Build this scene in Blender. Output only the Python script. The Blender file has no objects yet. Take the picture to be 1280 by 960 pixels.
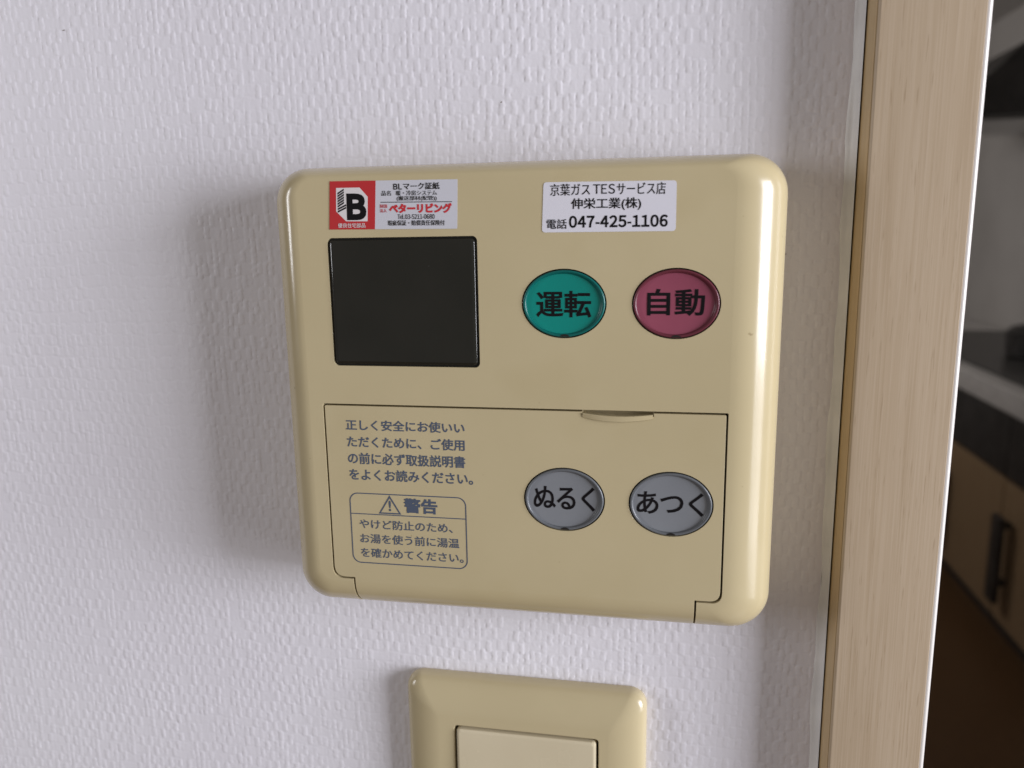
import bpy, bmesh, math, random
import numpy as np
from mathutils import Vector, Matrix

scene = bpy.context.scene
COL = scene.collection
random.seed(7)
rng = np.random.default_rng(11)
MM = 0.001

# ------------------------------------------------------------------ camera
# world: x right along the wall, y into the wall (wall face at y = 0), z up, z = 0 at eye height
CAM_D = 0.205                      # eye to wall
R = Matrix(((0.98283659, 0.01891306, -0.1835062),
            (0.01605724, 0.98218496, 0.18722943),
            (0.18377811, -0.18696254, 0.96502363)))
A = Matrix(((1, 0, 0), (0, 0, 1), (0, -1, 0)))
B = Matrix(((1, 0, 0), (0, -1, 0), (0, 0, -1)))
cam_data = bpy.data.cameras.new("camera")
cam_data.sensor_width = 36.0
cam_data.lens = 980.0 / 1280.0 * 36.0
cam_data.clip_start = 0.005
cam_data.clip_end = 50.0
cam_data.dof.use_dof = True
cam_data.dof.focus_distance = 0.194
cam_data.dof.aperture_fstop = 13.5
cam = bpy.data.objects.new("camera", cam_data)
cam.matrix_world = Matrix.Translation((0, -CAM_D, 0)) @ (A @ R @ B).to_4x4()
COL.objects.link(cam)
scene.camera = cam

# ------------------------------------------------------------------ light
world = bpy.data.worlds.new("World")
scene.world = world
world.use_nodes = True
bg = world.node_tree.nodes["Background"]
bg.inputs[0].default_value = (1.0, 0.92, 0.87, 1)
bg.inputs[1].default_value = 0.21


def area(name, loc, rot, sx, sy, watts, color):
    d = bpy.data.lights.new(name, 'AREA')
    d.shape = 'RECTANGLE'
    d.size, d.size_y, d.energy, d.color = sx, sy, watts, color
    o = bpy.data.objects.new(name, d)
    o.location, o.rotation_euler = loc, rot
    COL.objects.link(o)
    return o


# two panes of the daylight window on the right-hand side of the room, and a small far one on the left
for yc, wd in ((-0.28, .09), (-0.40, .12), (-0.55, .16), (-0.715, .13), (-0.89, .18)):
    area("window_light", (1.5, yc, 0.10), (0, math.radians(90), 0), 0.75, wd, 60.0 * wd, (0.905, 0.92, 1.0))
    area("lower_window_light", (1.5, yc, -.55), (0, math.radians(90), 0), 0.50, wd, 9.0 * wd, (0.96, 0.96, 1.0))
area("far_window_light", (-1.25, -0.62, 0.16), (0, math.radians(-90), 0), 0.44, 0.20, 5.0, (0.97, 0.97, 1.0))

area("kitchen_fill_light", (-.55, 3.4, .55), (0, math.radians(-90), 0), 0.6, 1.2, 10.5, (1.0, .95, .92))  # added fill lamp, brightens the dark kitchen; no window behind it
scene.view_settings.view_transform = 'Standard'
scene.view_settings.look = 'None'
scene.view_settings.exposure = 0.0
scene.view_settings.gamma = 1.0
scene.view_settings.use_curve_mapping = False
scene.cycles.use_denoising = True
scene.cycles.max_bounces = 8


# ------------------------------------------------------------------ helpers
def tag(o, label=None, cat=None, group=None, kind=None):
    if label: o["label"] = label
    if cat: o["category"] = cat
    if group: o["group"] = group
    if kind: o["kind"] = kind
    return o


def empty(name, loc):
    o = bpy.data.objects.new(name, None)
    o.location = loc
    o.empty_display_size = 0.02
    COL.objects.link(o)
    return o


def link(name, me, mat=None, parent=None):
    o = bpy.data.objects.new(name, me)
    if mat is not None:
        me.materials.clear()
        me.materials.append(mat)
    COL.objects.link(o)
    if parent is not None:
        o.parent = parent
        o.matrix_parent_inverse = Matrix.Translation(-world_loc(parent))
    return o


def world_loc(o):
    v = Vector((0, 0, 0))
    while o is not None:
        v = v + Vector(o.location)
        if o.parent is not None:
            v = v + o.matrix_parent_inverse.to_translation()
        o = o.parent
    return v


def mesh_from(verts, faces, name="mesh", smooth=None):
    me = bpy.data.meshes.new(name)
    me.from_pydata([tuple(v) for v in verts], [], faces)
    bm = bmesh.new(); bm.from_mesh(me)
    bmesh.ops.recalc_face_normals(bm, faces=bm.faces)
    bm.to_mesh(me); bm.free()
    if smooth is not None:
        smooth_by_angle(me, smooth)
    return me


def smooth_by_angle(me, deg):
    me.polygons.foreach_set("use_smooth", [True] * len(me.polygons))
    me.set_sharp_from_angle(angle=math.radians(deg))


def finish(o, bevel=0.0, angle=35, segs=2, weighted=True):
    """bake modifiers on o (in place): small bevel on sharp edges plus area weighted normals"""
    if bevel:
        m = o.modifiers.new("bevel", 'BEVEL')
        m.width = bevel; m.segments = segs; m.limit_method = 'ANGLE'
        m.angle_limit = math.radians(angle); m.harden_normals = False
    if weighted:
        m = o.modifiers.new("wn", 'WEIGHTED_NORMAL')
        m.keep_sharp = True; m.weight = 80
    dg = bpy.context.evaluated_depsgraph_get()
    me = bpy.data.meshes.new_from_object(o.evaluated_get(dg))
    o.modifiers.clear()
    mats = list(o.data.materials)
    o.data = me
    if mats and not len(me.materials):
        for mt in mats: me.materials.append(mt)
    return o


def boolean(me_a, me_b, op):
    oa = bpy.data.objects.new("a", me_a); ob = bpy.data.objects.new("b", me_b)
    COL.objects.link(oa); COL.objects.link(ob)
    m = oa.modifiers.new("b", 'BOOLEAN')
    m.object = ob; m.operation = op; m.solver = 'EXACT'
    dg = bpy.context.evaluated_depsgraph_get()
    me = bpy.data.meshes.new_from_object(oa.evaluated_get(dg))
    bpy.data.objects.remove(oa); bpy.data.objects.remove(ob)
    return me


def prism(poly, y0, y1):
    """closed prism: polygon of (x, z) extruded from depth y0 to y1"""
    n = len(poly)
    v = [(x, y0, z) for x, z in poly] + [(x, y1, z) for x, z in poly]
    f = [list(range(n)), list(range(2 * n - 1, n - 1, -1))]
    f += [[i, (i + 1) % n, n + (i + 1) % n, n + i] for i in range(n)]
    return mesh_from(v, f)


def box(x0, x1, y0, y1, z0, z1):
    return prism([(x0, z0), (x1, z0), (x1, z1), (x0, z1)], y0, y1)


def rrect(x0, x1, z0, z1, r, n=10):
    pts = []
    for cx, cz, a0 in ((x1 - r, z1 - r, 0), (x0 + r, z1 - r, 90), (x0 + r, z0 + r, 180), (x1 - r, z0 + r, 270)):
        for i in range(n + 1):
            a = math.radians(a0 + 90 * i / n)
            pts.append((cx + r * math.cos(a), cz + r * math.sin(a)))
    return pts


def ellipse(cx, cz, rx, rz, n=72):
    return [(cx + rx * math.cos(2 * math.pi * i / n), cz + rz * math.sin(2 * math.pi * i / n)) for i in range(n)]


def round_poly(pts, radii, n=8):
    """polygon with rounded corners"""
    out = []
    N = len(pts)
    for i, (p, r) in enumerate(zip(pts, radii)):
        p = Vector(p)
        if r <= 0:
            out.append(tuple(p)); continue
        a = (Vector(pts[i - 1]) - p).normalized(); b = (Vector(pts[(i + 1) % N]) - p).normalized()
        p0, p1 = p + a * r, p + b * r
        for k in range(n + 1):
            t = k / n
            out.append(tuple((1 - t) ** 2 * p0 + 2 * t * (1 - t) * p + t * t * p1))
    return out


def loft(rings, cap0=True, cap1=True):
    n = len(rings[0])
    v = [p for r in rings for p in r]
    f = []
    for k in range(len(rings) - 1):
        for i in range(n):
            j = (i + 1) % n
            f.append([k * n + i, k * n + j, (k + 1) * n + j, (k + 1) * n + i])
    if cap0: f.append(list(range(n))[::-1])
    if cap1: f.append([(len(rings) - 1) * n + i for i in range(n)])
    return mesh_from(v, f)


# ------------------------------------------------------------------ materials
def mat(name, color, rough=0.5, spec=0.5, coat=0.0, coat_rough=0.05, metal=0.0):
    m = bpy.data.materials.new(name)
    m.use_nodes = True
    p = m.node_tree.nodes["Principled BSDF"]
    p.inputs["Base Color"].default_value = (*color, 1)
    p.inputs["Roughness"].default_value = rough
    p.inputs["Specular IOR Level"].default_value = spec
    p.inputs["Coat Weight"].default_value = coat
    p.inputs["Coat Roughness"].default_value = coat_rough
    p.inputs["Metallic"].default_value = metal
    return m


def nodes_of(m):
    nt = m.node_tree
    return nt, nt.nodes, nt.links, nt.nodes["Principled BSDF"]


def vary(m, c1, c2, scale=(1, 1, 1), noise=8.0, detail=4.0, lo=0.35, hi=0.65, bump=0.0, bump_scale=None, bump_dist=0.0001, rough=None):
    """mix two close colours with stretched noise; optional fine bump and roughness wear"""
    nt, N, L, P = nodes_of(m)
    tc = N.new("ShaderNodeTexCoord")
    mp = N.new("ShaderNodeMapping"); mp.inputs["Scale"].default_value = scale
    L.new(tc.outputs["Object"], mp.inputs["Vector"])
    nz = N.new("ShaderNodeTexNoise"); nz.inputs["Scale"].default_value = noise; nz.inputs["Detail"].default_value = detail
    L.new(mp.outputs[0], nz.inputs["Vector"])
    cr = N.new("ShaderNodeValToRGB")
    cr.color_ramp.elements[0].position = lo; cr.color_ramp.elements[0].color = (*c1, 1)
    cr.color_ramp.elements[1].position = hi; cr.color_ramp.elements[1].color = (*c2, 1)
    L.new(nz.outputs["Fac"], cr.inputs[0]); L.new(cr.outputs[0], P.inputs["Base Color"])
    if rough:
        mr = N.new("ShaderNodeMapRange"); mr.inputs["To Min"].default_value = rough[0]; mr.inputs["To Max"].default_value = rough[1]
        mr.inputs["From Min"].default_value = .3; mr.inputs["From Max"].default_value = .7
        n3 = N.new("ShaderNodeTexNoise"); n3.inputs["Scale"].default_value = rough[2]; n3.inputs["Detail"].default_value = 6
        L.new(tc.outputs["Object"], n3.inputs["Vector"]); L.new(n3.outputs["Fac"], mr.inputs[0]); L.new(mr.outputs[0], P.inputs["Roughness"])
    if bump:
        n2 = N.new("ShaderNodeTexNoise"); n2.inputs["Scale"].default_value = bump_scale or noise * 4; n2.inputs["Detail"].default_value = 3
        L.new(mp.outputs[0], n2.inputs["Vector"])
        b = N.new("ShaderNodeBump"); b.inputs["Strength"].default_value = bump; b.inputs["Distance"].default_value = bump_dist
        L.new(n2.outputs["Fac"], b.inputs["Height"]); L.new(b.outputs[0], P.inputs["Normal"])
    return m


def specks(m, color, scale, lo, hi, amount, scale2=None):
    """sparse dirt: mix a colour into the base colour where a fine noise peaks"""
    nt, N, L, P = nodes_of(m)
    src = P.inputs["Base Color"].links[0].from_socket
    tc = N.new("ShaderNodeTexCoord")
    nz = N.new("ShaderNodeTexNoise"); nz.inputs["Scale"].default_value = scale; nz.inputs["Detail"].default_value = 2
    L.new(tc.outputs["Object"], nz.inputs["Vector"])
    mr = N.new("ShaderNodeMapRange"); mr.inputs["From Min"].default_value = lo; mr.inputs["From Max"].default_value = hi
    mr.inputs["To Max"].default_value = amount
    L.new(nz.outputs["Fac"], mr.inputs[0])
    mx = N.new("ShaderNodeMix"); mx.data_type = 'RGBA'
    L.new(mr.outputs[0], mx.inputs[0]); L.new(src, mx.inputs[6]); mx.inputs[7].default_value = (*color, 1)
    L.new(mx.outputs[2], P.inputs["Base Color"])
    return m


M = {}
M['paper'] = vary(mat('vinyl_wallpaper', (.8, .79, .81), .45, .4), (.762, .742, .790), (.80, .785, .828), noise=9, detail=3,
                  bump=.35, bump_scale=1500, bump_dist=.00006)
M['caulk'] = vary(mat('caulk', (.7, .7, .7), .45, .4), (.62, .61, .61), (.70, .69, .69), noise=90, bump=.3, bump_scale=400, bump_dist=.0003)
M['plastic'] = vary(mat('aged_beige_plastic', (.46, .40, .25), .16, .5), (.515, .432, .258), (.545, .460, .280), noise=22, detail=4,
                    rough=(.13, .22, 60), bump=.12, bump_scale=900, bump_dist=.00003)
M['plastic_switch'] = vary(mat('switch_beige_plastic', (.46, .40, .25), .18, .5), (.52, .438, .265), (.55, .466, .286), noise=25,
                           rough=(.14, .24, 60), bump=.1, bump_scale=700, bump_dist=.00003)
specks(M['plastic'], (.24, .17, .08), 420, .755, .80, .55)
specks(M['plastic'], (.455, .37, .20), 34, .56, .74, .45)
specks(M['plastic_switch'], (.24, .17, .08), 380, .76, .80, .5)
M['rocker'] = vary(mat('rocker_plastic', (.64, .56, .39), .25, .45), (.62, .54, .375), (.66, .58, .41), noise=30, rough=(.2, .32, 70))
M['dark'] = mat('black_recess', (.012, .011, .010), .6, .2)
M['glass'] = vary(mat('smoked_display', (.010, .010, .008), .08, .5), (.014, .014, .0105), (.019, .018, .014), noise=40, rough=(.05, .12, 120))
specks(M['glass'], (.14, .14, .13), 900, .77, .80, .6)
M['bezel'] = mat('display_border', (.008, .008, .007), .25, .4)
M['green'] = vary(mat('green_button', (.0, .24, .2), .12, .5), (.001, .225, .185), (.002, .255, .21), noise=60, rough=(.06, .13, 150))
M['red'] = vary(mat('rose_button', (.28, .055, .09), .12, .5), (.26, .060, .098), (.29, .070, .110), noise=60, rough=(.06, .13, 150))
M['grey'] = vary(mat('grey_button', (.17, .19, .22), .12, .5), (.205, .215, .232), (.225, .236, .252), noise=60, rough=(.06, .13, 150))
M['rim_green'] = mat('shaded_green_rim', (.001, .115, .102), .28, .5)  # rims tinted deeper than the caps, with the crescent shading put into the colour
M['rim_red'] = mat('shaded_rose_rim', (.13, .026, .040), .28, .5)
M['rim_grey'] = mat('shaded_grey_rim', (.13, .138, .148), .28, .5)
M['gasket'] = mat('button_gap', (.02, .017, .014), .5, .3)
M['ink'] = mat('black_ink', (.007, .006, .007), .5, .15)
M['ink_flap'] = mat('slate_ink', (.078, .098, .142), .5, .3)
M['ink_red'] = mat('red_ink', (.52, .03, .04), .5, .3)
M['label_red'] = mat('red_label_print', (.48, .028, .032), .4, .4)
M['label_silver'] = mat('pale_grey_label', (.58, .58, .63), .45, .4)
M['label_white'] = mat('white_label', (.70, .69, .75), .4, .4)
M['ink_pale'] = mat('white_ink', (.70, .66, .66), .5, .3)


def wood(name, c1, c2, c3, rough=.42):
    m = mat(name, c1, rough, .4)
    nt, N, L, P = nodes_of(m)
    tc = N.new("ShaderNodeTexCoord")
    def nz(sc, scale, detail, dist=0.0):
        mp = N.new("ShaderNodeMapping"); mp.inputs["Scale"].default_value = sc
        L.new(tc.outputs["Object"], mp.inputs["Vector"])
        n = N.new("ShaderNodeTexNoise"); n.inputs["Scale"].default_value = scale
        n.inputs["Detail"].default_value = detail; n.inputs["Distortion"].default_value = dist
        L.new(mp.outputs[0], n.inputs["Vector"]); return n.outputs["Fac"]
    broad = nz((1, 1, .05), 170, 2, 1.0)
    fine = nz((1, 1, .014), 2300, 2)
    fleck = nz((1, 1, .05), 2600, 1)
    r1 = N.new("ShaderNodeValToRGB")
    r1.color_ramp.elements[0].position = .36; r1.color_ramp.elements[0].color = (*c2, 1)
    r1.color_ramp.elements[1].position = .58; r1.color_ramp.elements[1].color = (*c1, 1)
    L.new(broad, r1.inputs[0])
    r2 = N.new("ShaderNodeMapRange"); r2.inputs["From Min"].default_value = .42; r2.inputs["From Max"].default_value = .66
    L.new(fine, r2.inputs[0])
    mx = N.new("ShaderNodeMix"); mx.data_type = 'RGBA'
    mul = N.new("ShaderNodeMath"); mul.operation = 'MULTIPLY'; mul.inputs[1].default_value = .75
    L.new(r2.outputs[0], mul.inputs[0]); L.new(mul.outputs[0], mx.inputs[0])
    L.new(r1.outputs[0], mx.inputs[6]); mx.inputs[7].default_value = (*c3, 1)
    r3 = N.new("ShaderNodeMapRange"); r3.inputs["From Min"].default_value = .66; r3.inputs["From Max"].default_value = .78
    L.new(fleck, r3.inputs[0])
    mul2 = N.new("ShaderNodeMath"); mul2.operation = 'MULTIPLY'; mul2.inputs[1].default_value = .5
    L.new(r3.outputs[0], mul2.inputs[0])
    mx2 = N.new("ShaderNodeMix"); mx2.data_type = 'RGBA'
    L.new(mul2.outputs[0], mx2.inputs[0]); L.new(mx.outputs[2], mx2.inputs[6])
    mx2.inputs[7].default_value = (c2[0] * .72, c2[1] * .66, c2[2] * .6, 1)
    L.new(mx2.outputs[2], P.inputs["Base Color"])
    b = N.new("ShaderNodeBump"); b.inputs["Strength"].default_value = .25; b.inputs["Distance"].default_value = .00008
    L.new(fine, b.inputs["Height"]); L.new(b.outputs[0], P.inputs["Normal"])
    return m


M['wood'] = wood('pale_ash_sheet', (.485, .378, .262), (.445, .34, .228), (.525, .418, .30))
M['wood_edge'] = wood('yellowed_edge_sheet', (.50, .36, .19), (.46, .325, .165), (.54, .395, .215))

# ------------------------------------------------------------------ the wall: woven-look vinyl wallpaper, real relief
def weave(X, Z):
    """height in mm of the embossed basket weave at X, Z in mm"""
    def wob(a, b, amp, k, ph):
        return amp * np.sin(a * k + ph + 1.7 * np.sin(b * k * .63 + ph * 2))
    U = X + wob(Z, X, .28, .13, .4) + wob(Z, X, .10, .71, 2.1)
    V = Z + wob(X, Z, .35, .11, 1.1) + wob(X, Z, .18, .83, .3)
    CW, RH = 1.66, 3.4
    c = np.floor(U / CW).astype(int)
    hh = lambda a, b, k: (np.abs(np.sin(a * 127.1 + b * 311.7 + k * 74.7) * 43758.5453)) % 1.0
    cj = (hh(c, c * 0, 1) - .5)
    s = U / CW - c
    v = V / RH + cj * .28
    r = np.floor(v).astype(int)
    t = v - r
    over = ((c + r) % 2 == 0)
    flip = hh(c, r, 2) < .13
    over = over ^ flip
    amp = .88 + .2 * hh(c, r, 3)
    skew = (hh(c, r, 4) - .5) * .3
    s2 = np.clip(s + skew * (t - .5) * .5 + .04 * np.sin(Z * 3.3 + c * 1.3), 0, 1)
    px = 1 - np.abs(2 * s2 - 1) ** 12
    py = 1 - np.abs(2 * t - 1) ** 16
    up = amp * (.10 + .90 * px) * (.45 + .55 * py) + (s - .5) * (hh(c, r, 5) - .1) * .28
    qx = 1 - np.abs(2 * s - 1) ** 14
    qy = 1 - np.abs(2 * t - 1) ** 10
    patch = .5 + .5 * np.sin(X * .083 + 1.3 * np.sin(Z * .061)) * np.sin(Z * .071 + .9 * np.sin(X * .047))
    dn = (.66 + .10 * patch) * amp * (.55 + .45 * qy) * (.75 + .25 * qx) + (s - .5) * (hh(c, r, 6) - .4) * .2
    return np.where(over, up, dn)


WX0, WX1, WZ0, WZ1 = -232.0, 43.2, -186.0, 74.0         # the part of the wall in view: finest relief


def relief(x0, x1, z0, z1, st):
    nx, nz = int(round((x1 - x0) / st)) + 1, int(round((z1 - z0) / st)) + 1
    xs = np.linspace(x0, x1, nx); zs = np.linspace(z0, z1, nz)
    X, Z = np.meshgrid(xs, zs)
    h = weave(X, Z)
    for ax in (0, 1):                                  # soften like pressed vinyl
        g = h.copy()
        sl = [slice(None)] * 2; sl[ax] = slice(1, -1)
        a = [slice(None)] * 2; a[ax] = slice(0, -2)
        b = [slice(None)] * 2; b[ax] = slice(2, None)
        g[tuple(sl)] = (h[tuple(a)] + 4.5 * h[tuple(sl)] + h[tuple(b)]) / 6.5
        h = g
    n = rng.standard_normal(h.shape)
    for _ in range(2):
        n = (np.roll(n, 1, 0) + 2 * n + np.roll(n, -1, 0)) / 4
    n = (np.roll(n, 1, 1) + 2 * n + np.roll(n, -1, 1)) / 4
    h += .09 * n
    h *= .215
    h *= np.clip((WX1 - X) / 1.2, 0, 1)                # pressed flat along the trimmed edge
    v = np.stack([X.ravel() * MM, -h.ravel() * MM, Z.ravel() * MM], 1).astype(np.float32)
    i = (np.arange(nz - 1)[:, None] * nx + np.arange(nx - 1)[None, :]).ravel()
    f = np.stack([i, i + 1, i + 1 + nx, i + nx], 1).astype(np.int32)
    me = bpy.data.meshes.new("wall")
    me.vertices.add(len(v)); me.vertices.foreach_set("co", v.ravel())
    me.loops.add(f.size); me.loops.foreach_set("vertex_index", f.ravel())
    me.polygons.add(len(f))
    me.polygons.foreach_set("loop_start", np.arange(0, f.size, 4, dtype=np.int32))
    me.polygons.foreach_set("use_smooth", np.ones(len(f), bool))
    me.update(calc_edges=True)
    return me


FLOOR = -1.35
DOOR_TOP = 0.66
CEIL = 1.05
wall = tag(link("wall", relief(WX0, WX1, WZ0, WZ1, .255), M['paper']), kind="structure")
# the same paper round about, just out of the picture, in coarser relief
for r in ((-310, WX0, WZ0 - 60, WZ1 + 50), (WX0, WX1, WZ1, WZ1 + 50), (WX0, WX1, WZ0 - 60, WZ0)):
    link("wall_surface", relief(*r, .62), M['paper'], wall)
# the rest of the wall, far out of the picture
for r in ((-1.6, -.310, FLOOR, CEIL), (-.310, .0432, WZ1 * MM + .05, CEIL), (-.310, .0432, FLOOR, WZ0 * MM - .06), (.0432, .90, DOOR_TOP + .025, CEIL), (.90, 1.6, FLOOR, CEIL)):
    link("wall_surface", box(r[0], r[1], 0.0, .06, r[2], r[3]), M['paper'], wall)
link("wall_core", box(-1.6, .0432, .065, .12, FLOOR, CEIL), M['paper'], wall)

# bead of caulk where the paper meets the door casing
def caulk():
    n = 160
    rings = []
    for k in range(n + 1):
        z = -.245 + .37 * k / n
        wv = .35 * math.sin(k * .21) + .25 * math.sin(k * .57 + 1) + .12 * random.uniform(-1, 1)
        xl = 42.7 + wv * .8
        p = [(xl, .05), (xl + .15, -.22), (43.3, -.42), (44.0, -.85), (44.55, -1.5), (44.85, -2.2), (44.9, .3), (44.85, .6)]
        rings.append([(x * MM, y * MM, z) for x, y in p])
    return loft(rings)
me = caulk(); smooth_by_angle(me, 50)
link("caulk_bead", me, M['caulk'], wall)

# small scuffs in the paper
def scuff(x, z, l, wd, ang):
    n = 9
    v, f = [], []
    for k in range(n):
        t = k / (n - 1) - .5
        ww = wd * (1 - (2 * t) ** 2) ** .5 + .01
        dx, dz = math.cos(ang), math.sin(ang)
        for sgn in (-1, 1):
            v.append(((x + dx * l * t - dz * ww * sgn) * MM, -.215 * MM, (z + dz * l * t + dx * ww * sgn) * MM))
    for k in range(n - 1):
        f.append([2 * k, 2 * k + 1, 2 * k + 3, 2 * k + 2])
    return mesh_from(v, f)
M['scuff'] = mat('dark_scuff', (.22, .18, .15), .7, .2)
for a in ((30.4, -5.8, 1.5, .11, .12), (-163.5, 57.5, .9, .1, .1), (-40.5, 33.0, .5, .16, .4)):
    link("scuff_mark", scuff(*a), M['scuff'], wall)

# ------------------------------------------------------------------ door casing at the right
casing = tag(empty("door_casing", (.057, 0, FLOOR)), "pale wood door casing to the right of the beige control panel", "door frame")
cz0, cz1 = FLOOR, DOOR_TOP
def casing_board():
    prof = [(45.4, 130), (45.4, -10.3)]
    for k in range(1, 6):
        a = math.radians(90 * k / 6); prof.append((46.1 - .7 * math.cos(a), -10.3 - .7 * math.sin(a)))
    prof += [(46.1, -11), (67.1, -11), (67.2, -10.9), (67.2, 130)]
    return loft([[(x * MM, y * MM, z) for x, y in prof] for z in (cz0, cz1)])
me = casing_board(); smooth_by_angle(me, 40)
link("board", me, M['wood'], casing)
link("edge_band", box(45.25 * MM, 45.40 * MM, -10.5 * MM, 2 * MM, cz0, cz1), M['wood_edge'], casing)
M['edge_highlight'] = vary(mat('highlight_white', (.74, .70, .66), .3, .5), (.70, .66, .62), (.78, .74, .70), scale=(1, 1, .1), noise=150)  # casing edge whitened: the window-side highlight is put into its colour
tp = [(67.2, -10.85)]
for k in range(0, 7):
    a = math.radians(15 + 75 * k / 6); tp.append((67.32 + 1.15 * math.sin(a), -10.0 - 1.0 * math.cos(a)))
tp += [(68.47, 129.8), (67.2, 129.8)]
me = loft([[(x * MM, y * MM, z) for x, y in tp] for z in (cz0, cz1)]); smooth_by_angle(me, 40)
link("whitened_edge", me, M['edge_highlight'], casing)["label"] = "rounded edge of the casing, whitened to hold its highlight"
# far jamb and head of the same opening, out of the picture
link("far_jamb", box(.90, .925, -.010, .13, FLOOR, DOOR_TOP), M['wood'], casing)
link("head", box(.0454, .925, -.0099, .1299, DOOR_TOP, DOOR_TOP + .025), M['wood'], casing)

# ------------------------------------------------------------------ the remote control panel
EYE = 0.205
FRONT = (181.0 - 205.0)             # y of the front face in mm (negative = towards the room)
XL, XR, ZT, ZB = -95.66, 28.1, 17.15, -97.58
panel = tag(empty("remote_control_panel", ((XL + XR) / 2 * MM, 0, ZB * MM)),
            "aged beige plastic control panel with dark display and four oval buttons on the wall", "control panel")


def shell(front_off=0.0):
    """rounded-rectangle shell of the panel, from the wall to the front face"""
    al, ar, at, ab, b, rc = 9.0, 12.0, 3.6, 9.0, 11.0, 9.2     # how far each side is rounded over
    prof = [(.13, .4), (.1, -1.5), (0.0, FRONT + b + 3)]
    for k in range(0, 21):
        t = math.radians(90 * k / 20)
        prof.append((1 - math.cos(t), FRONT + b - b * math.sin(t)))
    rings = []
    for q, y in prof:
        rings.append([(x * MM, y * MM, z * MM) for x, z in rrect(XL + al * q, XR - ar * q, ZB + ab * q, ZT - at * q, rc - (rc - 4.0) * q, 12)])
    rings.append([(x * MM, FRONT * MM, z * MM) for x, z in rrect(XL + al + .1, XR - ar - .1, ZB + ab + .1, ZT - at - .1, 3.9, 12)])
    return loft(rings)


def scale_poly(p): return [(x * MM, z * MM) for x, z in p]


def door_poly(g):
    pts = [(-83.05 + g, -41.0 - g), (15.95 - g, -41.0 - g), (15.95 - g, -88.0 + g), (10.0 - g, -88.0 + g), (10.0 - g, -99.0),
           (-77.5 + g, -99.0), (-77.5 + g, -87.9 + g), (-83.05 + g, -87.9 + g)]
    return scale_poly(round_poly(pts, [.35, .35, 2.6, .15, 0, 0, .15, 3.0]))


BTN = {'green': (-21.9, -15.95), 'red': (3.58, -15.95), 'grey_cool': (-22.0, -63.5), 'grey_hot': (3.4, -63.5)}
RX, RZ = 9.88, 8.06
DISP = (-79.3, -42.15, -31.3, -0.15)

body = boolean(shell(), prism(door_poly(0.0), (FRONT - 2) * MM, (FRONT + 6.5) * MM), 'DIFFERENCE')
body = boolean(body, prism(scale_poly(rrect(DISP[0], DISP[1], DISP[2], DISP[3], 1.2, 6)), (FRONT - 2) * MM, (FRONT + 1.6) * MM), 'DIFFERENCE')
for k in ('green', 'red'):
    body = boolean(body, prism(scale_poly(ellipse(*BTN[k], RX, RZ)), (FRONT - 2) * MM, (FRONT + 2.2) * MM), 'DIFFERENCE')
smooth_by_angle(body, 30)
o_body = link("body", body, M['plastic'], panel)
finish(o_body, bevel=.13 * MM)

flap = boolean(shell(), prism(door_poly(.48), (FRONT - 2) * MM, (FRONT + 6.0) * MM), 'INTERSECT')
# shallow finger notch at the top edge of the flap
notch = scale_poly([(-17.7, -40.0), (-0.9, -40.0), (-0.9, -42.2)] + [(-9.3 + 8.4 * math.cos(math.pi * k / 12), -42.2 - .75 * math.sin(math.pi * k / 12)) for k in range(1, 12)] + [(-17.7, -42.2)])
flap = boolean(flap, prism(notch, (FRONT - 2) * MM, (FRONT + 3.0) * MM), 'DIFFERENCE')
for k in ('grey_cool', 'grey_hot'):
    flap = boolean(flap, prism(scale_poly(ellipse(*BTN[k], RX, RZ)), (FRONT - 2) * MM, (FRONT + 2.2) * MM), 'DIFFERENCE')
smooth_by_angle(flap, 30)
o_flap = link("cover_flap", flap, M['plastic'], panel)
finish(o_flap, bevel=.13 * MM)

# finger lip standing out of the notch
def lip():
    rings = []
    n = 16
    for k in range(n + 1):
        t = k / n
        x = -17.5 + 16.4 * t
        bow = 4 * t * (1 - t)
        top = -41.75 - .45 * bow; bot = -43.1 - .75 * bow; out = FRONT - .3 - .75 * bow
        p = [(FRONT + 1.0, top), (out + .12, top), (out, top - .12), (out + .15, bot + .35), (FRONT + .25, bot), (FRONT + 1.0, bot)]
        rings.append([(x * MM, y * MM, z * MM) for y, z in p])
    return loft(rings)
me = lip(); smooth_by_angle(me, 35)
link("finger_lip", me, M['plastic'], o_flap)


# ---- display window
disp_ring = link("display_border", prism(scale_poly(rrect(DISP[0] + .12, DISP[1] - .12, DISP[2] + .12, DISP[3] - .12, 1.1, 6)), (FRONT + .5) * MM, (FRONT + 1.55) * MM), M['bezel'], panel)
def pane():
    a = [(.55, .6), (.55, .0), (.72, -.18), (1.15, -.34), (1.5, -.36)]
    return loft([[(x * MM, (FRONT + y) * MM, z * MM) for x, z in rrect(DISP[0] + s, DISP[1] - s, DISP[2] + s, DISP[3] - s, max(1.3 - s * .6, .3), 6)] for s, y in a])
me = pane(); smooth_by_angle(me, 45)
o = link("display", me, M['glass'], panel); o["label"] = "blank dark display window"
finish(o)


# ---- buttons: dished oval caps in a dark gap
BRX, BRZ = RX - .3, RZ - .3
QF = .895
def cap_depth(q):
    """depth of the dished cap below the front face at relative radius q, mm (negative = proud)"""
    if q > QF:
        u = (.93 - q) / (.93 - QF)
        return -.12 + .50 * (u * u * (3 - 2 * u))
    return .38 + .26 * (1 - (q / QF) ** 2)


def ell(cx, cz, s, y, n=96, off=None):
    off = (1.0 if s < .9 else 0.0) if off is None else off
    ox, oz = -.22 * off, -.06 * off          # dish shifted off centre, widening the painted dark crescent at the right
    return [((cx + ox + BRX * s * math.cos(2 * math.pi * i / n)) * MM, (FRONT + y) * MM, (cz + oz + BRZ * s * math.sin(2 * math.pi * i / n)) * MM) for i in range(n)]


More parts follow.
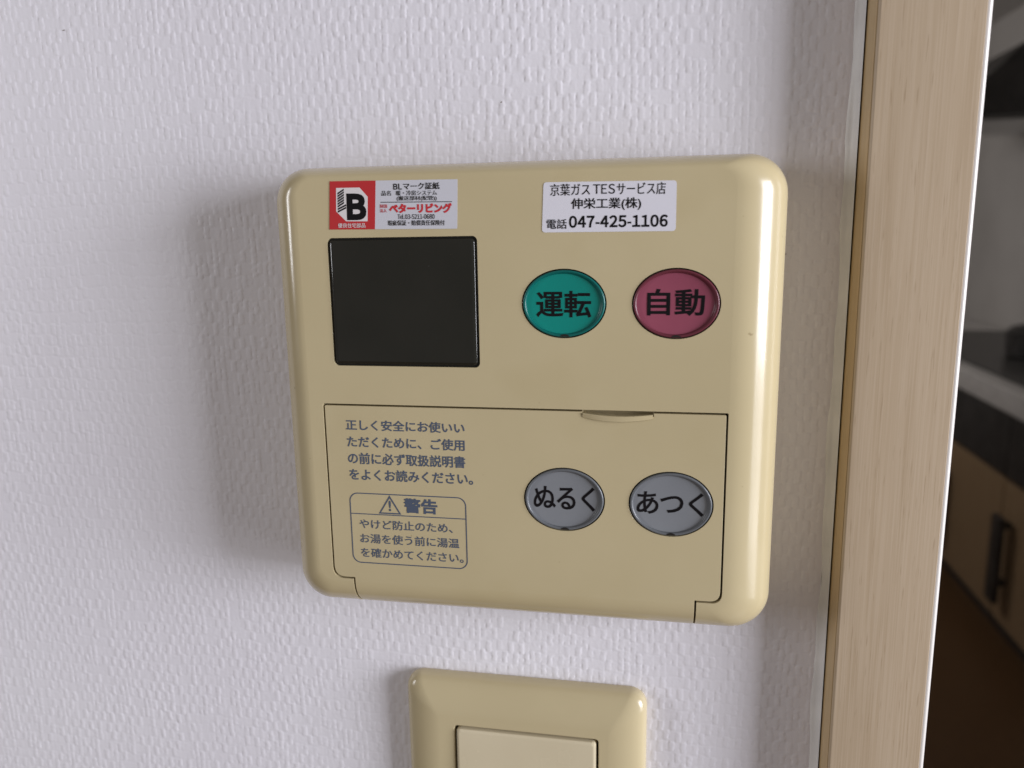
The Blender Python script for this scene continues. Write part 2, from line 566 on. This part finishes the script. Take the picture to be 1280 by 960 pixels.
def button_cap(cx, cz):
    return loft([ell(cx, cz, QF * (1 - k / 16.5) if k else QF, cap_depth(QF * (1 - k / 16.5)) if k else .38) for k in range(0, 17)], cap0=False)


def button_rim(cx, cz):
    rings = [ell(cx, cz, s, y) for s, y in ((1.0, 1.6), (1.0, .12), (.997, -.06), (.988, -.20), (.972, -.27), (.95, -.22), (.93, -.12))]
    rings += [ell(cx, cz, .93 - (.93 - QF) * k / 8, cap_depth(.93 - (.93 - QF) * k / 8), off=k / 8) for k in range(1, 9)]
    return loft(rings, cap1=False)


def dish_y(cx, cz, x, z):
    return FRONT + cap_depth(min(.93, math.hypot((x - cx + .22) / BRX, (z - cz + .06) / BRZ)))


# ---- lettering
_cache = {}
def glyphs(text, bold=0.0, spacing=1.0):
    cu = bpy.data.curves.new("text", 'FONT')
    cu.body = text; cu.size = 1.0; cu.space_character = spacing
    cu.resolution_u = 4
    cu.fill_mode = 'BOTH' if hasattr(cu, 'fill_mode') else cu.fill_mode
    if bold:
        cu.bevel_depth = bold; cu.bevel_resolution = 1
    else:
        cu.extrude = .005
    o = bpy.data.objects.new("text", cu); COL.objects.link(o)
    dg = bpy.context.evaluated_depsgraph_get()
    me = bpy.data.meshes.new_from_object(o.evaluated_get(dg))
    bpy.data.objects.remove(o); bpy.data.curves.remove(cu)
    return me


def letter(text, x0, x1, z1, z0, surf, material, parent, bold=0.0, spacing=1.0, rot=0.0, name="lettering", lift=.045, thick=.03):
    """text fitted into the box x0..x1, z0..z1 (mm) on the surface y = surf(x, z) (mm)"""
    me = glyphs(text, bold, spacing)
    n = len(me.vertices)
    co = np.empty(n * 3, np.float32); me.vertices.foreach_get("co", co); co = co.reshape(-1, 3)
    lo, hi = co.min(0), co.max(0)
    u = (co[:, 0] - lo[0]) / (hi[0] - lo[0]); v = (co[:, 1] - lo[1]) / (hi[1] - lo[1])
    d = (co[:, 2] - lo[2]) / max(hi[2] - lo[2], 1e-6)
    X = x0 + u * (x1 - x0); Z = z0 + v * (z1 - z0)
    cx, cz = (x0 + x1) / 2, (z0 + z1) / 2
    a = math.radians(rot)
    X, Z = cx + (X - cx) * math.cos(a) - (Z - cz) * math.sin(a), cz + (X - cx) * math.sin(a) + (Z - cz) * math.cos(a)
    Y = np.array([surf(x, z) for x, z in zip(X, Z)]) - lift + thick * (.5 - d)
    me.vertices.foreach_set("co", (np.stack([X, Y, Z], 1) * MM).astype(np.float32).ravel())
    me.polygons.foreach_set("use_smooth", [False] * len(me.polygons))
    me.update()
    return link(name, me, material, parent)


flat = lambda x, z: FRONT


def number(text, x0, x1, z1, z0, y, material, parent, bold=.03, rot=0.0, fill=.9):
    """closely set digits and capitals: every character in its own slot; one mesh"""
    wts = [.55 if ch in '-' else .42 if ch in '.l' else .95 if ch == 'e' else 1.0 for ch in text]
    unit_w = (x1 - x0) / sum(wts)
    H = z1 - z0
    ref = None
    V, Fc = [], []
    x = x0
    me0 = glyphs(chr(ord('0') - 0x30 + 0xFF10), bold)
    c0 = np.array([v.co[:] for v in me0.vertices]); w0 = c0[:, 0].max() - c0[:, 0].min(); b0 = c0[:, 1].min(); h0 = c0[:, 1].max() - b0
    for ch, wt in zip(text, wts):
        sw = unit_w * wt
        if ch in '-.':
            if ch == '-': q = (x + sw * .12, x + sw * .88, z0 + H * .30, z0 + H * .45)
            else: q = (x + sw * .3, x + sw * .75, z0, z0 + H * .15)
            co = np.array([(q[0], 0, q[2]), (q[1], 0, q[2]), (q[1], 0, q[3]), (q[0], 0, q[3])]); fs = [[0, 1, 2, 3]]
        else:
            me = glyphs(chr(ord(ch) - 0x21 + 0xFF01), bold)
            c = np.array([v.co[:] for v in me.vertices])
            sx = unit_w * fill / w0
            mid = (c[:, 0].max() + c[:, 0].min()) / 2
            d = (c[:, 2] - c[:, 2].min()) / max(c[:, 2].max() - c[:, 2].min(), 1e-6)
            co = np.stack([x + sw / 2 + (c[:, 0] - mid) * sx, .03 * (.5 - d), z0 + (c[:, 1] - b0) / h0 * H], 1)
            fs = [list(p.vertices) for p in me.polygons]
        k = len(V)
        V += [tuple(p) for p in co]
        Fc += [[k + i for i in f] for f in fs]
        x += sw
    a = math.radians(rot); cx, cz = (x0 + x1) / 2, (z0 + z1) / 2
    V = [((cx + (X - cx) * math.cos(a) - (Z - cz) * math.sin(a)) * MM, (y - .045 + Y) * MM, (cz + (X - cx) * math.sin(a) + (Z - cz) * math.cos(a)) * MM) for X, Y, Z in V]
    me = bpy.data.meshes.new("number"); me.from_pydata(V, [], Fc)
    return link("lettering", me, material, parent)


texts = {'green': ("運転", (-28.42, -15.54, -13.0, -19.2), "green_button", "green oval button"),
         'red': ("自動", (-2.84, 9.94, -12.6, -18.75), "rose_button", "rose red oval button"),
         'grey_cool': ("ぬるく", (-29.5, -14.5, -60.2, -66.4), "grey_button", "grey oval button on the left of the flap"),
         'grey_hot': ("あつく", (-4.55, 11.1, -60.5, -66.35), "grey_button", "grey oval button on the right of the flap")}
for k, (cx, cz) in BTN.items():
    t, bx, mname, lab = texts[k]
    mt = M['grey'] if k.startswith('grey') else M[k]
    me = button_cap(cx, cz); smooth_by_angle(me, 60)
    b = link("button", me, mt, panel); b["label"] = lab
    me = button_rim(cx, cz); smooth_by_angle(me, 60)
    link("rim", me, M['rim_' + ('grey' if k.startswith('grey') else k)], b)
    sf = (lambda cx, cz: (lambda x, z: dish_y(cx, cz, x, z)))(cx, cz)
    letter(t, *bx, sf, M['ink'], b, bold=.019 if k in ('green', 'red') else .014, lift=.06, thick=.04, spacing=1.0 if k in ('green', 'red') else .86)
    # dark sleeve in the gap round the cap
    link("gap_sleeve", prism(scale_poly(ellipse(cx, cz, RX - .02, RZ - .02)), (FRONT + 1.0) * MM, (FRONT + 2.15) * MM), M['gasket'], b)
    # little moulding notch at the bottom of the cap
    nv = [((cx + .2 + 1.1 * math.cos(math.pi * i / 10)) * MM, (cz - RZ + .45 + .5 * math.sin(math.pi * i / 10)) * MM) for i in range(11)]
    link("moulding_notch", prism(nv, (FRONT - .275) * MM, (FRONT + .3) * MM), M['gasket'], b)

# ---- printed warning text on the flap
for t, bx in (("正しく安全にお使いい", (-77.2, -46.4, -44.95, -47.75)), ("ただくために、ご使用", (-77.1, -46.5, -49.25, -52.2)),
              ("の前に必ず取扱説明書", (-77.1, -46.45, -53.5, -56.6)), ("をよくお読みください。", (-77.0, -44.6, -57.75, -60.85)),):
    letter(t, *bx, flat, M['ink_flap'], o_flap, bold=.021)
for t, bx in (("やけど防止のため、", (-75.0, -50.2, -71.2, -73.75)), ("お湯を使う前に湯温", (-75.0, -48.6, -75.1, -77.7)),
              ("を確かめてください。", (-75.0, -47.6, -79.0, -81.6))):
    letter(t, *bx, flat, M['ink_flap'], o_flap, bold=.013)
letter("警告", -62.9, -54.0, -65.0, -69.0, flat, M['ink_flap'], o_flap, bold=.034)


def ring_print(outer, inner, y, material, parent, name):
    n = len(outer)
    v = [(x * MM, y * MM, z * MM) for x, z in outer] + [(x * MM, y * MM, z * MM) for x, z in inner]
    v += [(a, b + .02 * MM, c) for a, b, c in v]
    f = []
    for i in range(n):
        j = (i + 1) % n
        f += [[i, j, n + j, n + i], [2 * n + i, 2 * n + j, j, i], [n + i, n + j, 3 * n + j, 3 * n + i], [2 * n + i, 3 * n + i, 3 * n + j, 2 * n + j]]
    return link(name, mesh_from(v, f), material, parent)


yp = FRONT - .045
ring_print(rrect(-77.35, -46.55, -83.25, -64.15, 2.3), rrect(-77.08, -46.82, -82.98, -64.42, 2.03), yp, M['ink_flap'], o_flap, "warning_frame")
link("warning_rule", box(-77.07 * MM, -46.83 * MM, yp * MM, (yp + .02) * MM, -69.92 * MM, -69.68 * MM), M['ink_flap'], o_flap)
ring_print([(-66.55, -64.5), (-69.6, -69.5), (-63.6, -69.5)], [(-66.55, -65.25), (-69.0, -69.15), (-64.2, -69.15)], yp, M['ink_flap'], o_flap, "warning_triangle")
letter("!", -66.85, -66.25, -65.9, -68.75, flat, M['ink_flap'], o_flap, bold=.03)


# ---- stickers
def quad(name, pts, y, material, parent, t=.06, r=0.0):
    p = round_poly(pts, [r] * len(pts), 4) if r else pts
    return link(name, prism(scale_poly(p), (y) * MM, (y + t) * MM), material, parent)


ST = FRONT - .09
st_surf = lambda x, z: ST
s2 = quad("sticker", [(-26.4, 11.5), (3.15, 11.12), (3.15, .2), (-26.85, .35)], ST, M['label_white'], panel, r=.8)
s2["label"] = "white service company sticker with a telephone number"
letter("京葉ガス", -24.85, -15.85, 11.05, 8.4, st_surf, M['ink'], s2, bold=.004, rot=-.5)
number("TES", -15.2, -10.2, 10.75, 8.6, ST, M['ink'], s2, bold=.008, rot=-.5, fill=.82)
letter("サービス店", -9.9, .8, 10.9, 8.25, st_surf, M['ink'], s2, bold=.004, rot=-.5)
letter("伸栄工業(株)", -20.15, -4.5, 7.75, 5.0, st_surf, M['ink'], s2, bold=.014, rot=-.4)
letter("電話", -25.75, -21.1, 3.3, 1.1, st_surf, M['ink'], s2, bold=.01, rot=-.3)
number("047-425-1106", -20.7, 1.5, 3.9, 1.2, ST, M['ink'], s2, bold=.032, rot=-.3)

s1 = quad("sticker", [(-77.7, 13.1), (-46.4, 12.75), (-46.8, 1.55), (-78.45, 1.9)], ST, M['label_silver'], panel, r=.25)
s1["label"] = "certification sticker, red on the left and silver grey on the right"
quad("red_field", [(-77.72, 13.12), (-66.25, 12.98), (-66.98, 1.76), (-78.47, 1.88)], ST - .02, M['label_red'], s1, t=.02)
quad("emblem_field", [(-76.19, 11.55), (-70.33, 11.5), (-68.39, 9.32), (-68.72, 3.65), (-74.1, 3.75), (-76.5, 6.1)], ST - .04, M['ink_pale'], s1, t=.02)
s1s = lambda x, z: ST - .01
letter("Ｂ", -73.75, -68.85, 10.15, 3.95, lambda x, z: ST - .035, M['ink'], s1, bold=.062, rot=-1.2, name="emblem_letter")
# hatched upright of the emblem
def hatch():
    v, f = [], []
    for k in range(8):
        z = 11.35 - k * .60
        xl, xr = -75.95 - .022 * k, -74.25 - .022 * k
        if k >= 6: xr += .5
        for x, zz in ((xl, z - .95), (xr, z), (xr, z - .42), (xl, z - 1.37)):
            v.append((x * MM, (ST - .05) * MM, zz * MM))
        f.append([4 * k, 4 * k + 1, 4 * k + 2, 4 * k + 3])
    return mesh_from(v, f)
link("emblem_hatching", hatch(), M['ink'], s1)
letter("優良住宅部品", -76.2, -69.3, 3.3, 2.2, lambda x, z: ST - .02, M['ink_pale'], s1, bold=.004, rot=-.7)
number("BL", -62.0, -59.7, 12.15, 10.75, ST - .01, M['ink'], s1, bold=.03, rot=-.7, fill=.85)
letter("マーク証紙", -59.5, -50.7, 12.25, 10.65, s1s, M['ink'], s1, bold=.014, rot=-.7)
letter("品名", -64.95, -62.6, 10.6, 9.45, s1s, M['ink'], s1, rot=-.7)
letter("暖・冷房システム", -61.3, -51.4, 10.5, 9.35, s1s, M['ink'], s1, rot=-.7)
letter("(搬送部材(配管))", -61.2, -51.5, 9.25, 8.05, s1s, M['ink'], s1, rot=-.7)
quad("rule", [(-65.27, 8.06), (-47.85, 7.80), (-47.85, 7.64), (-65.27, 7.90)], ST - .035, M['ink'], s1, t=.02)
letter("財団", -65.45, -63.7, 7.5, 6.65, s1s, M['ink_red'], s1, bold=.008, rot=-.7)
letter("法人", -65.5, -63.75, 6.45, 5.6, s1s, M['ink_red'], s1, bold=.008, rot=-.7)
letter("ベターリビング", -63.25, -47.9, 7.55, 5.25, s1s, M['ink_red'], s1, bold=.06, rot=-.7)
number("Tel.03-5211-0680", -61.2, -52.1, 5.05, 3.95, ST - .01, M['ink'], s1, bold=.004, rot=-.6, fill=.86)
letter("瑕疵保証・賠償責任保険付", -63.7, -49.75, 3.7, 2.45, s1s, M['ink'], s1, bold=.004, rot=-.6)

# ------------------------------------------------------------------ light switch below
sw = tag(empty("light_switch", (-36.4 * MM, 0, -246 * MM)), "beige rocker light switch on the wall below the control panel", "light switch")
PX0, PX1, PZ1, PZ0 = -71.4, -1.4, -126.0, -246.0
def plate():
    prof = [(.5, .3), (.12, -.6), (0, -1.6), (0.05, -2.6), (.3, -3.6), (.8, -4.5), (1.5, -5.2), (2.6, -5.9), (4.2, -6.6), (6.4, -7.15), (8.6, -7.45), (10.5, -7.55)]
    rings = [[(x * MM, y * MM, z * MM) for x, z in rrect(PX0 + s, PX1 - s, PZ0 + s, PZ1 - s, max(4.6 - s * .42, .8), 8)] for s, y in prof]
    return loft(rings)
OX0, OX1, OZ1, OZ0 = -56.2, -14.6, -139.2, -232.8
me = boolean(plate(), prism(scale_poly(rrect(OX0, OX1, OZ0, OZ1, 1.0, 5)), -.012, -.0022), 'DIFFERENCE')
smooth_by_angle(me, 30)
o = link("cover_plate", me, M['plastic_switch'], sw)
finish(o, bevel=.2 * MM)
link("switch_well", prism(scale_poly(rrect(OX0 + .05, OX1 - .05, OZ0 + .05, OZ1 - .05, .9, 5)), -.0030, -.0023), M['dark'], sw)
def rocker():
    prof = [(.65, -3.2), (.65, -7.4), (.8, -8.0), (1.15, -8.25), (1.6, -8.3)]
    rings = []
    for s, y in prof:
        ring = []
        for x, z in rrect(OX0 + s, OX1 - s, OZ0 + s, OZ1 - s, max(1.5 - s * .5, .5), 6):
            tilt = 0.0 if y > -4 else (OZ1 - z) / (OZ1 - OZ0) * -1.6 + .1
            ring.append((x * MM, (y + tilt) * MM, z * MM))
        rings.append(ring)
    return loft(rings)
me = rocker(); smooth_by_angle(me, 35)
o = link("rocker", me, M['rocker'], sw); finish(o)

# ------------------------------------------------------------------ the kitchen seen through the doorway
M['kwall'] = vary(mat('kitchen_wall_paint', (.55, .53, .51), .6, .3), (.52, .50, .48), (.57, .55, .53), noise=3)
M['kfloor'] = wood('kitchen_floorboards', (.15, .08, .035), (.11, .058, .025), (.18, .10, .05), .35)
M['cab'] = wood('cabinet_front', (.33, .225, .13), (.29, .19, .105), (.37, .26, .155), .35)
M['steel'] = vary(mat('brushed_steel', (.55, .55, .55), .3, .5, metal=.9), (.5, .5, .5), (.6, .6, .6), scale=(1, .05, 1), noise=200)
M['worktop'] = vary(mat('pale_worktop', (.62, .60, .58), .3, .5), (.58, .56, .54), (.66, .64, .62), noise=25)
M['black_metal'] = vary(mat('dark_enamel', (.025, .024, .023), .35, .5), (.035, .033, .032), (.055, .052, .05), noise=15)
KX, KW = 1.08, 1.70
tag(link("kitchen_floor", box(-.6, KW, .13, 5.2, FLOOR - .05, FLOOR), M['kfloor']), kind="structure")
tag(link("room_floor", box(-1.6, 1.6, -2.2, .13, FLOOR - .05, FLOOR), M['kfloor']), kind="structure")
tag(link("kitchen_side_wall", box(KW, KW + .1, .13, 5.2, FLOOR, CEIL), M['kwall']), kind="structure")
tag(link("kitchen_back_wall", box(-.6, KW, 5.1, 5.2, FLOOR, CEIL), M['kwall']), kind="structure")
tag(link("kitchen_left_wall", box(-.7, -.6, .13, 5.2, FLOOR, CEIL), M['kwall']), kind="structure")
tag(link("kitchen_ceiling", box(-.7, KW + .1, .13, 5.2, CEIL, CEIL + .05), M['kwall']), kind="structure")
link("kitchen_facing", box(.925, KW, .122, .16, FLOOR, CEIL), M['kwall'], wall)

unit = tag(empty("kitchen_unit", (KX, 3.2, FLOOR)), "dim wooden base unit with pale worktop, out of focus beyond the doorway", "kitchen unit")
def kbox(name, r, m, parent, bevel=.003):
    o = link(name, box(*r), m, parent)
    if bevel: finish(o, bevel=bevel, weighted=False)
    return o
Y0, Y1 = 1.3, 5.05
kbox("carcass", (KX + .02, KW, Y0, Y1, FLOOR + .10, -.575), M['cab'], unit)
kbox("toe_kick", (KX + .07, KW, Y0, Y1, FLOOR, FLOOR + .098), M['black_metal'], unit)
kbox("worktop", (KX - .015, KW, Y0 - .01, Y1, -.572, -.497), M['worktop'], unit, .008)
kbox("hob", (KX + .045, KW - .06, 2.2, 3.9, -.4965, -.489), M['black_metal'], unit, .003)
yy = [1.3, 1.85, 2.41, 2.95, 3.45, 3.95, 4.5, 5.05]
for a, b in zip(yy[:-1], yy[1:]):
    kbox("drawer_front", (KX, KX + .018, a + .004, b - .004, -.775, -.580), M['black_metal'], unit)
    d = kbox("cabinet_door", (KX, KX + .018, a + .004, b - .004, FLOOR + .11, -.785), M['cab'], unit)
    hy = b - .07
    h = kbox("handle", (KX - .045, KX - .025, hy - .03, hy + .03, -1.16, -.88), M['black_metal'], d, .004)
    for hz in (-1.10, -.91):
        kbox("handle_post", (KX - .027, KX + .002, hy - .008, hy + .008, hz - .01, hz + .01), M['black_metal'], d, 0)

hood = tag(empty("range_hood", (1.45, 4.0, .43)), "dark range hood with sloping front above the worktop, cut by the picture edge", "range hood")
hp = [(1.19, .43), (KW - .002, .43), (KW - .002, .70), (1.36, .70), (1.16, .50), (1.16, .455)]
o = link("canopy", prism(hp, 3.3, 4.05), M['black_metal'], hood); finish(o, bevel=.012, weighted=False)
kbox("filter", (1.25, 1.62, 3.38, 3.97, .418, .429), M['steel'], hood)

pot = tag(empty("cooking_pot", (1.42, 3.05, -.488)), "dark cooking pot standing on the worktop at the picture edge", "pot")
def lathe(prof, cx, cy, n=40):
    return loft([[(cx + r * math.cos(2 * math.pi * i / n), cy + r * math.sin(2 * math.pi * i / n), z) for i in range(n)] for r, z in prof])
me = lathe([(.10, -.488), (.115, -.481), (.12, -.40), (.124, -.396)], 1.42, 3.05); smooth_by_angle(me, 40)
pb = link("pot_body", me, M['black_metal'], pot)
me = lathe([(.121, -.395), (.10, -.375), (.05, -.362), (.018, -.358), (.018, -.345), (.026, -.335), (.02, -.322)], 1.42, 3.05); smooth_by_angle(me, 40)
link("lid", me, M['black_metal'], pot)
